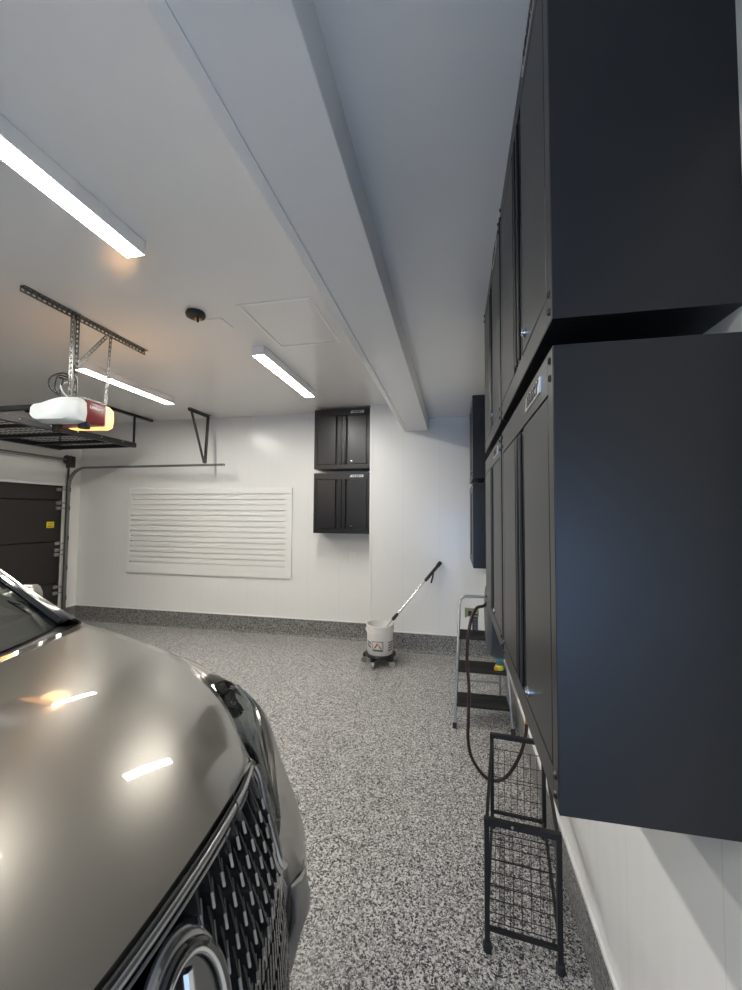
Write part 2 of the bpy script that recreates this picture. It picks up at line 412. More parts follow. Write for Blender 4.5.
# wall outlet
t = thing('wall_outlet', 'white outlet plate on the back wall under the black cabinets', 'outlet', (-1.21, YB, .985))
MB().box(-1.25, -1.17, YB-.008, YB, .925, 1.045, .003).build('cover_plate', M_trim, t)
b = MB()
for zz in (.955, 1.0): b.box(-1.226, -1.194, YB-.011, YB-.007, zz, zz+.03, .003)
b.build('socket', M_white, t)

# ceiling canopy with hook + flat plate next to it
t = thing('ceiling_canopy', 'small round black ceiling canopy with a stub hanging from it', 'ceiling fixture', (-1.58, 2.2, ZC))
MB().lathe([(0, -.036), (.045, -.034), (.056, -.028), (.06, -.014), (.055, 0)], (-1.58, 2.2, ZC), 28).build('canopy', M_black, t, smooth=True)
MB().lathe([(0, -.044), (.018, -.042), (.022, -.034)], (-1.575, 2.215, ZC), 20).build('bulb_socket', M_brass, t, smooth=True)
MB().cyl((-1.56, 2.19, ZC-.03), (-1.553, 2.185, ZC-.07), .007, 10).build('stub', M_black, t)
pp = MB(); x0, y0 = -1.56, 2.29
pp.box(x0, x0+.10, y0, y0+.14, ZC-.006, ZC, .002)
tag(pp.build('blank_plate', M_ceil), 'flat white blank plate on the ceiling beside the black canopy', 'plate')

# ------------------------------------------------------------------ garage door hardware
YT = 4.56
t = thing('door_track', 'grey steel door track curving from the vertical run into the long horizontal run', 'door track', (XL+.05, YT, 0))
rad = .26; zt = 2.10
path = [(XL+.05, YT, .02), (XL+.05, YT, zt-rad)] + [(XL+.05+rad*(1-math.cos(a)), YT, zt-rad+rad*math.sin(a)) for a in [R(q) for q in range(10, 91, 8)]] + [(-2.80, YT-.03, zt)]
MB().tube(path, .022, 4, up=(0, 1, 0), sx=.55).build('track_rail', M_steel, t)
b = MB()
for zz in (.35, .75, 1.15, 1.55, 1.8): b.box(XL, XL+.07, YT+.012, YT+.02, zz-.03, zz+.03)
b.box(XL, XL+.03, YT+.02, YT+.026, .2, 2.15)
b.build('track_bracket', M_steel2, t)
MB().box(-2.815, -2.80, YT-.045, YT-.015, zt-.014, zt+.014).build('end_stop', M_brass, t)
t = thing('track_hanger', 'V-shaped grey steel strap hanger holding the end of the horizontal track', 'hanger', (-3.07, YT-.04, ZC))
MB().box(-3.10, -3.065, 4.22, 4.64, ZC-.006, ZC, ).box(-3.10, -3.095, 4.22, 4.64, ZC-.035, ZC).build('ceiling_angle', M_steel2, t)
MB().tube([(-3.09, 4.27, ZC-.02), (-3.07, YT-.04, zt+.024)], .014, 4, sx=.35).build('strap', M_steel2, t)
MB().tube([(-3.09, 4.61, ZC-.02), (-3.07, YT-.02, zt+.024)], .014, 4, sx=.9).build('strap', M_steel2, t)
t = thing('torsion_shaft', 'thin grey torsion bar above the brown garage door with a drum at its end', 'torsion bar', (XL+.13, 2, 2.2))
MB().cyl((XL+.13, -1.1, 2.2), (XL+.13, 4.56, 2.2), .013, 14).build('shaft', M_steel, t, smooth=True)
MB().lathe([(0, -.03), (.06, -.03), (.06, -.02), (.045, -.015), (.045, .02), (.06, .025), (.06, .035), (0, .035)], (0, 0, 0), 24, Matrix.Translation((XL+.13, 4.48, 2.2)) @ Matrix.Rotation(R(90), 4, 'X')).build('cable_drum', M_steel2, t, smooth=True)
MB().box(XL+.002, XL+.17, 4.535, 4.543, 2.1, 2.25, .002).build('end_plate', M_steel2, t)

# overhead rack
t = thing('overhead_storage_rack', 'black steel overhead rack with wire deck hanging at the left above the garage door', 'overhead rack', (-4.6, 3.3, 2.33))
rx0, rx1, ry0, ry1, rz = -5.14, -4.0, 1.9, 4.42, 2.33
b = MB().box(rx1-.03, rx1+.03, ry0, ry1, rz-.005, rz+.055, .003).box(rx0-.03, rx0+.03, ry0, ry1, rz-.005, rz+.055, .003).box(rx0, rx1, ry1-.025, ry1, rz, rz+.05, .003).box(rx0, rx1, ry0, ry0+.025, rz, rz+.05, .003)
b.build('deck_frame', M_blackm, t)
for k in range(5): MB().box(rx0, rx1, ry0+.38+k*.44, ry0+.42+k*.44, rz, rz+.035, .002).build('cross_beam', M_blackm, t)
b = MB()
for k in range(26): yy = ry0+.05+k*(ry1-ry0-.1)/25; b.box(rx0, rx1, yy-.0025, yy+.0025, rz+.036, rz+.041)
for k in range(16): xx = rx0+.06+k*(rx1-rx0-.12)/15; b.box(xx-.0025, xx+.0025, ry0, ry1, rz+.041, rz+.046)
b.build('wire_deck', M_steel2, t)
for (xx, yy) in ((rx1, 4.405), (rx0, 4.405), (rx1, 2.1), (rx0, 2.1)):
    p = MB().box(xx-.016, xx+.016, yy-.003, yy+.003, rz, ZC-.003).box(xx+.010, xx+.016, yy-.02, yy+.003, rz, ZC-.003)
    p.build('hanging_post', M_blackm, t)
    MB().box(xx-.025, xx+.025, yy-.45, yy+.3, ZC-.03, ZC, .003).build('ceiling_rail', M_blackm, t)
b = MB()
for k in range(8): b.lathe([(0, .003), (.008, .001), (.009, 0)], (0, 0, 0), 10, Matrix.Translation((rx1+.03, ry0+.2+k*.3, rz+.035)) @ Matrix.Rotation(R(90), 4, 'Y'))
b.build('bolts', M_chrome, t)

# perforated angle helper: L profile with square holes
def perf(mb, p, q, wdt=.032, holes=True, pitch=.03, nrm=(1, 0, 0), side=1, legs=2):
    p = Vector(p); q = Vector(q); t = (q-p); L = t.length; t.normalize()
    n = Vector(nrm); n = (n-t*n.dot(t)).normalized(); s = t.cross(n).normalized()*side
    def strip_(a, nn):                      # flat strip in plane (t, a), thin along nn
        k = max(1, int(L/pitch)); pp = L/k; h0 = wdt*.32; th = .0022
        def bx(t0, t1, a0, a1):
            vs = [mb.bm.verts.new(p+t*tt+a*aa+nn*cc) for cc in (0, th) for aa in (a0, a1) for tt in (t0, t1)]
            for f in ((0, 1, 3, 2), (4, 6, 7, 5), (0, 4, 5, 1), (2, 3, 7, 6), (0, 2, 6, 4), (1, 5, 7, 3)): mb.bm.faces.new([vs[i] for i in f])
        bx(0, L, 0, h0); bx(0, L, wdt-h0, wdt)
        for i in range(k+1):
            bx(max(0, i*pp-pp*.22), min(L, i*pp+pp*.22), h0, wdt-h0)
    strip_(s, n)
    if legs == 2: strip_(n, s)

# garage door opener: hanging frame, motor unit and rail
t = thing('opener_hanging_bracket', 'perforated steel angle frame on the ceiling from which the door opener hangs', 'bracket', (-2.32, 2.2, ZC))
b = MB(); perf(b, (-2.345, 1.74, ZC-.004), (-2.345, 2.66, ZC-.004), nrm=(0, 0, -1), side=-1); b.build('ceiling_angle', M_steel, t)
b = MB(); perf(b, (-2.33, 2.03, ZC-.01), (-2.33, 2.03, 2.216), nrm=(0, 1, 0)); perf(b, (-2.33, 2.065, ZC-.01), (-2.33, 2.065, 2.216), nrm=(0, 1, 0), legs=1); b.build('hanging_angle', M_steel, t)
b = MB(); perf(b, (-2.31, 2.30, ZC-.03), (-2.31, 2.275, 2.216), nrm=(0, 1, 0), wdt=.022, legs=1); b.build('hanging_strap', M_steel, t)
b = MB(); perf(b, (-2.325, 2.30, ZC-.06), (-2.325, 2.05, 2.36), nrm=(1, 0, 0), wdt=.026, legs=1); b.build('diagonal_brace', M_steel, t)
t = thing('garage_door_opener', 'white and burgundy garage door opener with one lit amber lens, hung from the ceiling', 'door opener', (-2.38, 2.12, 2.06))
# lens shells: profile in (x,z), swept along y with taper
def lens(y0, y1, y2, name, m):
    def ring(y, k, zc=2.115):
        pr = [(-2.52, 2.060), (-2.48, 2.045), (-2.24, 2.038), (-2.205, 2.052), (-2.195, 2.10), (-2.20, 2.165), (-2.225, 2.190), (-2.30, 2.196), (-2.38, 2.182), (-2.44, 2.165), (-2.51, 2.160), (-2.54, 2.135), (-2.545, 2.085)]
        return [(-2.40+(x+2.40)*k, y, zc+(z-zc)*k) for x, z in pr]
    rs = [ring(y0, 1), ring(y0+(y1-y0)*.6, 1), ring(y1, .95), ring(y2, .80)]
    mb = MB(); V = [[mb.bm.verts.new(p) for p in r] for r in rs]
    for A, B in zip(V, V[1:]):
        for j in range(len(A)): mb.bm.faces.new((A[j], A[(j+1) % len(A)], B[(j+1) % len(A)], B[j]))
    mb.bm.faces.new(V[-1]); mb.bm.faces.new(V[0][::-1])
    return mb.build(name, m, t, smooth=True, ang=50)
tag(lens(2.045, 1.985, 1.955, 'light_lens', M_lensw), 'white unlit lens')
tag(lens(2.195, 2.255, 2.285, 'light_lens', M_lensa), 'amber lit lens')
hb = MB().box(-2.52, -2.205, 2.043, 2.197, 2.05, 2.188, .012).build('motor_housing', M_red, t, smooth=True)
q = MB(); q.add(text_mesh('LiftMaster', .024, .0006, 0, .0008), Matrix.Translation((-2.2042, 2.12, 2.15)) @ Matrix.Rotation(R(90), 4, 'Z') @ Matrix.Rotation(R(90), 4, 'X') @ Matrix.Diagonal((.98, 1, 1, 1)))
q.build('maker_lettering', M_white, hb)
MB().box(-2.212, -2.2035, 2.184, 2.197, 2.055, 2.185, .002).build('housing_trim', M_white, t)
MB().lathe([(0, -.02), (.03, -.02), (.033, -.01), (.033, .03), (0, .03)], (-2.24, 2.07, 2.035), 20).build('sensor_puck', M_black, t, smooth=True)
MB().box(-2.40, -2.22, 2.04, 2.20, 2.19, 2.205, .003).box(-2.36, -2.30, 2.02, 2.28, 2.20, 2.212, .002).build('mounting_plate', M_steel, t)
b = MB()
for k in range(7): b.box(-2.26, -2.235, 2.075+k*.018, 2.085+k*.018, 2.188, 2.206, .001)
b.build('terminal_block', M_black, t)
MB().box(-5.0, -2.5, 2.105, 2.135, 2.168, 2.20, .003).build('trolley_rail', M_blackm, t)
MB().box(-2.62, -2.50, 2.07, 2.17, 2.15, 2.17, .003).box(-2.46, -2.42, 2.05, 2.09, 2.0, 2.05, .004).build('rail_clamp', M_blackm, t)
for k, (a, m_) in enumerate(((0, M_black), (.03, M_black), (.06, M_black), (.02, M_white))):
    if k < 3: pts = catmull([(-2.33, 2.05, 2.34-a*.4), (-2.35, 2.01-a*.3, 2.35-a*.6), (-2.385+a*.9, 1.965+a*.6, 2.31), (-2.385+a*.6, 1.965+a*.6, 2.25), (-2.35, 2.0, 2.205)], 6)
    else: pts = catmull([(-2.33, 2.03, 2.30), (-2.345, 2.0, 2.27), (-2.33, 2.0, 2.23), (-2.30, 2.01, 2.195)], 6)
    MB().tube(pts, .0045, 8).build('cable', m_, t, smooth=True)
# glow of the lit lens
pl = bpy.data.lights.new('opener_bulb', 'POINT'); pl.energy = 1.6; pl.color = (1, .55, .2); pl.shadow_soft_size = .12
po = bpy.data.objects.new('opener_bulb', pl); C.objects.link(po); po.location = (-2.36, 2.40, 2.13); po.parent = None

# ------------------------------------------------------------------ bucket on dolly, wand
BX, BY = -.743, 4.10
ang0 = math.atan2(-BY, -BX)      # towards the middle of the floor (logo faces the room)
t = thing('bucket_dolly', 'round black wheeled dolly under the white bucket', 'dolly', (BX, BY, 0))
b = MB().lathe([(0, .072), (.125, .072), (.145, .08), (.148, .096), (.14, .104), (.10, .104), (0, .09)], (BX, BY, 0), 36)
b.build('dolly_ring', M_black, t, smooth=True)
for k in range(5):
    a = R(35+72*k); cx, cy = BX+.158*math.cos(a), BY+.158*math.sin(a)
    MB().tube([(BX+.10*math.cos(a), BY+.10*math.sin(a), .085), (cx, cy, .08)], .022, 4).lathe([(0, .09), (.018, .088), (.02, .06), (0, .06)], (cx, cy, 0), 14).build('caster_arm', M_black, t, smooth=True)
    d = Vector((math.cos(a+.7), math.sin(a+.7), 0)); n_ = Vector((-d.y, d.x, 0)); c0 = Vector((cx, cy, 0))+d*.012
    MB().cyl(c0+n_*.011+Vector((0, 0, .030)), c0-n_*.011+Vector((0, 0, .030)), .030, 20).build('caster_wheel', mat('caster_%d' % k, (.35, .34, .32), .4) if k == 0 else bpy.data.materials['caster_0'], t, smooth=True)
t = thing('plastic_bucket', 'white plastic bucket with red chevron mark standing on a black dolly', 'bucket', (BX, BY, .105))
zb = .106
b = MB().lathe([(0, zb), (.122, zb), (.126, zb+.006), (.1335, zb+.20), (.1345, zb+.215), (.139, zb+.218), (.139, zb+.224), (.135, zb+.228), (.1355, zb+.242), (.140, zb+.245), (.140, zb+.251), (.136, zb+.254), (.1365, zb+.272), (.142, zb+.275), (.142, zb+.283), (.1385, zb+.290), (.134, zb+.290), (.132, zb+.275), (.122, zb+.01), (0, zb+.008)], (BX, BY, 0), 48)
b.build('bucket_shell', M_white, t, smooth=True)
for s in (-1, 1):
    a = ang0+s*R(88)
    MB().lathe([(0, .012), (.014, .011), (.016, 0)], (0, 0, 0), 16, Matrix.Translation((BX+.136*math.cos(a), BY+.136*math.sin(a), zb+.236)) @ Matrix.Rotation(a, 4, 'Z') @ Matrix.Rotation(R(90), 4, 'Y')).build('handle_ear', M_white, t, smooth=True)
hp = [(BX+.146*math.cos(ang0+R(88)-R(176)*k/18), BY+.146*math.sin(ang0+R(88)-R(176)*k/18), zb+.236-.03*math.sin(math.pi*k/18)) for k in range(19)]
MB().tube(hp, .0022, 6).build('wire_handle', M_white, t, smooth=True)
def decal(poly, name, m, par, off=.0):
    """polygon in (arc metres, z) wrapped on the bucket"""
    mb = MB()
    for pts in poly:
        (ax, az), (bx_, bz_) = pts[0], pts[2]
        # subdivide quad: pts order a,b,c,d
        A, B, Cc, D = [Vector((p[0], p[1], 0)) for p in pts]; N = 6; rows = []
        for i in range(N+1):
            row = []
            for j in range(2):
                P = A.lerp(B, i/N).lerp(D.lerp(Cc, i/N), j)
                r = .1268+(P.y-zb)*(.1335-.126)/.2+.0008+off; an = ang0+P.x/.13
                row.append((BX+r*math.cos(an), BY+r*math.sin(an), P.y))
            rows.append(row)
        mb.grid(rows)
    return mb.build(name, m, par, smooth=True, solid=.0004)
zl = zb+.095
def rectframe(x0, x1, z0, z1, w): return [[(x0, z0), (x1, z0), (x1, z0+w), (x0, z0+w)], [(x0, z1-w), (x1, z1-w), (x1, z1), (x0, z1)], [(x0, z0), (x0+w, z0), (x0+w, z1), (x0, z1)], [(x1-w, z0), (x1, z0), (x1, z1), (x1-w, z1)]]
lp = decal(rectframe(-.085, .03, zl-.048, zl+.048, .006) + [[(-.07, zl-.042), (.02, zl-.042), (.02, zl-.030), (-.07, zl-.030)]], 'label_outline', M_grey, t)
decal([[(-.065, zl-.020), (-.050, zl-.020), (-.022, zl+.020), (-.028, zl+.034)], [(-.028, zl+.034), (-.022, zl+.018), (.002, zl-.020), (.016, zl-.020)]], 'label_chevron', M_redp, lp, .0004)
decal([[(-.16, zl-.005), (-.10, zl-.025), (-.10, zl-.005), (-.16, zl+.02)], [(-.15, zl+.025), (-.10, zl+.01), (-.10, zl+.03), (-.15, zl+.045)]] + [[(.085, zl+.025-.025*k), (.15, zl+.03-.025*k), (.15, zl+.042-.025*k), (.085, zl+.037-.025*k)] for k in range(4)], 'side_print', M_grey, t)
# wand from inside the bucket to the wall
T = Vector((-.150, 4.478, .985)); P = Vector((-.628, 4.155, .42)); d = (T-P).normalized(); L = (T-P).length
t = thing('spray_wand', 'chrome spray wand with black grip leaning from the white bucket to the wall', 'wand', P)
MB().cyl(P-d*.22, P+d*.02, .006, 10).build('nozzle_tube', M_alu, t, smooth=True)
MB().tube([P+d*.0, P+d*.02, P+d*.07, P+d*.09], [.014, .019, .017, .012], 14).build('lower_collar', M_black, t, smooth=True)
MB().cyl(P+d*.08, T-d*.05, .011, 14).build('shaft', M_chrome, t, smooth=True)
MB().tube([P+d*(L*.66), P+d*(L*.68), P+d*(L*.90), P+d*(L*.92)], [.013, .018, .018, .013], 14).build('grip', M_black, t, smooth=True)
MB().tube([P+d*(L*.85), P+d*(L*.80)+Vector((.012, -.01, -.045)), P+d*(L*.745)+Vector((.025, -.02, -.065))], [.008, .010, .009], 10).build('trigger', M_black, t, smooth=True)
MB().tube([T-d*.07, T-d*.055, T-d*.008, T], [.016, .022, .022, .018], 14).build('end_coupling', M_black, t, smooth=True)

# ------------------------------------------------------------------ step ladder and what stands on it
def LY(z): return 2.985+.35*z
t = thing('step_ladder', 'grey steel folding stepladder with three black treads beside the cabinets', 'stepladder', (.19, 3.2, 0))
lx = lambda z: -.006+.045*z/.87; rx = lambda z: .388-.045*z/.87
zt_ = .865; c = .05
pts = [(lx(0), LY(0), .0), (lx(zt_-c), LY(zt_-c), zt_-c)] + [(lx(zt_)+c*(1-math.cos(a)), LY(zt_-c+c*math.sin(a)), zt_-c+c*math.sin(a)) for a in [R(q) for q in (20, 45, 70, 90)]]
pts += [(rx(zt_)-c*(1-math.cos(a)), LY(zt_-c+c*math.sin(a)), zt_-c+c*math.sin(a)) for a in [R(q) for q in (90, 70, 45, 20)]] + [(rx(zt_-c), LY(zt_-c), zt_-c), (rx(0), LY(0), 0)]
MB().tube(pts, .0105, 12).build('front_frame', M_alu, t, smooth=True)
for s, fx in ((0, lx), (1, rx)):
    MB().tube([(fx(.55)+(.02 if s == 0 else -.02), LY(.55)+.16, .56), (fx(0)+(.02 if s == 0 else -.02), 3.62, 0)], .0095, 12).build('rear_leg', M_alu, t, smooth=True)
MB().tube([(lx(0)+.02, 3.55, .12), (rx(0)-.02, 3.55, .12)], .008, 10).build('rear_crossbar', M_alu, t, smooth=True)
for z in (.15, .365, .58):
    y = LY(z)
    tb = MB().box(lx(z)+.008, rx(z)-.008, y-.015, y+.19, z-.018, z+.004, .005)
    for k in range(7): tb.box(lx(z)+.02, rx(z)-.02, y+.0+k*.026, y+.01+k*.026, z+.004, z+.006)
    tr_ = tb.build('tread', M_tread, t)
    for xx in (lx(z), rx(z)): MB().box(xx-.003, xx+.003, y-.01, y+.17, z-.014, z-.002).build('tread_bracket', M_alu, tr_)
for fx in (lx, rx): MB().cyl((fx(0), LY(0), 0), (fx(.03), LY(.03), .035), .0145, 14).build('foot_cap', M_rub, t, smooth=True)
# tool with a green and black head standing on the top tread
zt3 = .586
t = thing('cordless_tool', 'upright black tool with an olive boxy head standing on the top ladder tread', 'tool', (.15, 3.27, zt3))
MB().box(.13, .172, 3.25, 3.29, zt3, zt3+.135, .006).build('tool_body', M_black, t)
MB().box(.088, .178, 3.245, 3.305, zt3+.13, zt3+.185, .006).box(.075, .09, 3.255, 3.295, zt3+.12, zt3+.19, .003).build('tool_head', M_card, t)
b = MB()
for k in range(5): b.box(.14, .162, 3.2485, 3.2505, zt3+.035+k*.018, zt3+.045+k*.018-.003*(k % 2))
b.build('tool_label', M_grey, t)
b = MB().box(.10, .125, 3.2435, 3.2455, zt3+.14, zt3+.175).box(.14, .17, 3.2435, 3.2455, zt3+.145, zt3+.155)
b.build('head_markings', M_black, t)
zt2 = .3715
bx, by = .318, 3.15
t = thing('small_bottle', 'small bottle with teal collar and yellow-green base on the middle ladder tread', 'bottle', (bx, by, zt2))
MB().lathe([(0, 0), (.03, 0), (.033, .006), (.03, .028), (.02, .036), (0, .036)], (bx, by, zt2), 20).build('base_cup', M_lime, t, smooth=True)
MB().lathe([(0, 0), (.018, 0), (.018, .022), (0, .022)], (bx-.022, by-.016, zt2+.001), 16).build('orange_patch', M_org, t, smooth=True)
MB().lathe([(0, .034), (.022, .034), (.024, .055), (.02, .07), (0, .07)], (bx, by, zt2), 20).build('bottle_body', M_grey, t, smooth=True)
MB().lathe([(0, .068), (.03, .068), (.031, .084), (.022, .092), (0, .092)], (bx, by, zt2), 20).build('collar', M_teal, t, smooth=True)
MB().lathe([(0, .09), (.016, .09), (.017, .12), (.012, .128), (0, .128)], (bx, by, zt2), 20).build('cap', M_white, t, smooth=True)

# hose reel on the right wall behind the cabinets, with its hanging hose
t = thing('hose_reel', 'dark rounded hose reel mounted on the wall below the cabinets behind the second pair', 'hose reel', (XR, 2.52, .9))
pr = [(0, -.24), (.17, -.24), (.215, -.225), (.23, -.19), (.23, -.04), (.215, -.01), (0, -.01)]
MB().lathe([(r, z) for r, z in pr], (0, 0, 0), 40, Matrix.Translation((XR-.015, 2.52, .90)) @ Matrix.Rotation(R(90), 4, 'Y')).build('reel_casing', M_drum, t, smooth=True)
MB().box(XR-.024, XR-.001, 2.42, 2.62, .76, 1.2, .004).box(XR-.1, XR-.01, 2.46, 2.58, 1.12, 1.14, .004).build('wall_bracket', M_blackm, t)
hz = [(.20, 2.42, 1.02), (.157, 2.35, .998), (.114, 2.27, 1.0), (.084, 2.23, .95), (.066, 2.2, .86), (.060, 2.2, .747), (.070, 2.2, .60), (.066, 2.2, .45), (.064, 2.2, .34), (.085, 2.2, .25), (.145, 2.2, .172), (.205, 2.2, .158), (.262, 2.2, .198), (.318, 2.2, .30), (.345, 2.2, .40), (.350, 2.2, .455)]
o = MB().tube(catmull(hz, 8), .0085, 12).build('air_hose', M_hose, t, smooth=True)
MB().cyl((.350, 2.2, .45), (.352, 2.2, .50), .0075, 12).cyl((.352, 2.2, .49), (.354, 2.2, .555), .010, 12).build('brass_fitting', M_brass, t, smooth=True)

# ------------------------------------------------------------------ wire rack on the floor
t = thing('wire_rack', 'low open black steel rack with wire mesh panels on the floor by the right wall', 'rack', (.25, 1.8, 0))
A, B_, D_, E_ = Vector((.106, 1.524, 0)), Vector((.336, 1.501, 0)), Vector((.173, 2.10, 0)), Vector((.403, 2.078, 0))
hh = .432
def zz(p, z): return Vector((p.x, p.y, z))
for p, q, nm in ((A, B_, 'near_end_frame'), (D_, E_, 'far_end_frame')):
    b = MB()
    b.tube([zz(p, .02), zz(p, hh)], .0085, 4); b.tube([zz(q, .02), zz(q, hh)], .0085, 4)
    e = (q-p).normalized()*.0085
    b.tube([zz(p-e, hh), zz(q+e, hh)], .0095, 4); b.tube([zz(p, .075), zz(q, .075)], .006, 4)
    b.build(nm, M_blackm, t)
for p in (A, B_, D_, E_): MB().lathe([(0, 0), (.014, 0), (.016, .008), (.015, .026), (.009, .032), (0, .032)], (p.x, p.y, 0), 16).build('foot', M_rub, t, smooth=True)
for p, q in ((A, D_), (B_, E_)):
    MB().tube([zz(p, hh-.02), zz(q, hh-.02)], .006, 4).build('side_rail', M_blackm, t); MB().tube([zz(p, .075), zz(q, .075)], .006, 4).build('side_rail', M_blackm, t)
def mesh_panel(p, q, zs, nv, name):
    b = MB()
    for z in zs: b.tube([zz(p, z), zz(q, z)],   .0011, 4)
    for k in range(1, nv): c_ = p.lerp(q, k/nv); b.tube([zz(c_, zs[0]), zz(c_, zs[-1])],   .0011, 4)
    b.build(name, M_blackm, t)
n1 = Vector((.012, .1, 0))*.1
mesh_panel(A+n1, B_+n1, (.09, .165, .21, .255, .30, .345, .39), 8, 'near_mesh')
mesh_panel(D_-n1, E_-n1, (.09, .16, .23, .245, .31, .375), 8, 'far_mesh')
b = MB()
for k in range(5): c1 = A.lerp(D_, (k+.5)/5); c2 = B_.lerp(E_, (k+.5)/5); b.tube([zz(c1, .078), zz(c2, .078)],   .0011, 4)
for k in range(1, 6): c1 = A.lerp(B_, k/6); c2 = D_.lerp(E_, k/6); b.tube([zz(c1, .081), zz(c2, .081)],   .0011, 4)
b.build('shelf_mesh', M_blackm, t)
MB().lathe([(0, .002), (.004, .0015), (.005, 0)], (0, 0, 0), 12, Matrix.Translation((.19, 1.506, hh+.0)) @ Matrix.Rotation(R(90), 4, 'X')).build('screw_head', M_chrome, t, smooth=True)
# ------------------------------------------------------------------ car (front to +X)
Y0 = .42
car = thing('car', 'grey-beige metallic SUV parked with its nose and black spindle grille towards the cabinets', 'car', (-2.5, Y0, 0))
def P3(X, u, z, s=1): return Vector((X, Y0+s*u, z))
AT = [(.20, -.31), (.3, -.275), (.45, -.252), (.6, -.264), (.78, -.295), (.88, -.325), (.95, -.348), (1.0, -.362)]
aX = lambda z: interp(AT, z)
def GX(u, z, off=0): return aX(z)-.45*u*u+off
HE = catmull([(-.488, .51, .91), (-.57, .585, .94), (-.65, .665, .953), (-.735, .725, .972), (-.90, .79, 1.022), (-1.10, .82, 1.06), (-1.32, .825, 1.10)], 8)
HEs = resample(HE, 25)
def hood_pt(s, t):
    k = s*24; i = min(23, int(k)); e = HEs[i].lerp(HEs[i+1], k-i)
    zc = 1.0+.115*(1-(1-s)**2.1); Xc = -.372-.758*s; a = abs(t)
    x = Xc+(e.x-Xc)*a**2; u = e.y*a; z = zc-(zc-e.z)*a**(2.3)
    return P3(x, u, z, 1 if t >= 0 else -1)
rows = [[hood_pt((i/28)**1.15, -1+2*j/40) for j in range(41)] for i in range(29)]
lipfold = [[p+Vector((.0, 0, -.012)) for p in rows[0]], [p+Vector((-.02, 0, -.03)) for p in rows[0]]]
MB().grid(lipfold[::-1]+rows).build('hood', M_paint, car, smooth=True, solid=.003, offset=-1, ang=60)
# outer boundary curves of the headlight (far side), then mirrored
HI = [(-.738, .73, .970), (-.655, .668, .950), (-.575, .592, .935), (-.50, .525, .885), (-.45, .505, .82), (-.425, .515, .745)]
HO = [(-.712, .838, .928), (-.66, .839, .885), (-.614, .808, .85), (-.544, .71, .81), (-.48, .615, .78), (-.434, .555, .74)]
HIc = resample(catmull(HI, 6), 21); HOc = resample(catmull(HO, 6), 21)
def corner_plan(w, z):
    """plan of the bumper: w 0..1 from grille edge to the side"""
    ug = interp([(.2, .60), (.35, .64), (.5, .62), (.62, .56), (.70, .48), (.78, .43)], z); um = .897
    k = .36
    eo = interp([(.2, .0), (.3, .02), (.42, .045), (.52, .04), (.66, .01), (.72, 0)], z)
    if w < .75:
        u = ug+(um-.07-ug)*w/.75; return Vector((aX(z)+eo*min(1, w*6)-k*u*u-.09*ug*ug*(1-w/.75), u, z))
    a = (w-.75)/.25; u1 = um-.07; x1 = aX(z)+eo-k*u1*u1
    if a < .5:
        th = a/.5*R(62); return Vector((x1-.10*math.sin(th)-.03*a, u1+.07*(1-math.cos(th))/(1-math.cos(R(62)))*.95, z))
    x2 = x1-.10*math.sin(R(62))-.015; return Vector((x2+(-.735-x2)*(a-.5)/.5, um+(.0)*(a-.5), z))
# top border of the bumper: grille pinch -> headlight tip -> along lamp -> fender
HOr = resample(catmull([(-.375, .43, .775), (-.395, .47, .752)] + HO[::-1], 6), 31)
TOP = [v+Vector((.012, .036, -.030))*math.sin(math.pi*min(1, max(0, (i-4)/26))**1.7)*1.25 for i, v in enumerate(HOr)]
def shell(s):
    P = []
    for r in range(15):
        v = r/14; row = []
        for j in range(31):
            T_ = TOP[j]; w = j/30
            z = .24+(T_.z-.24)*v
            p = corner_plan(w, z); pt = corner_plan(w, T_.z)
            q = p+(T_-pt)*(v**4.5)
            row.append(P3(q.x, q.y, z, s))
        P.append(row)
    P.append([P3(*(a.lerp(b, .5)+Vector((.006, .008, .006))*math.sin(math.pi*i/30)), s) for i, (a, b) in enumerate(zip(TOP, HOr))])
    P.append([P3(v.x, v.y, v.z, s) for v in HOr])
    return P
for s in (1, -1):
    MB().grid(shell(s)).build('bumper', M_paint, car, smooth=True, solid=.003, ang=50)
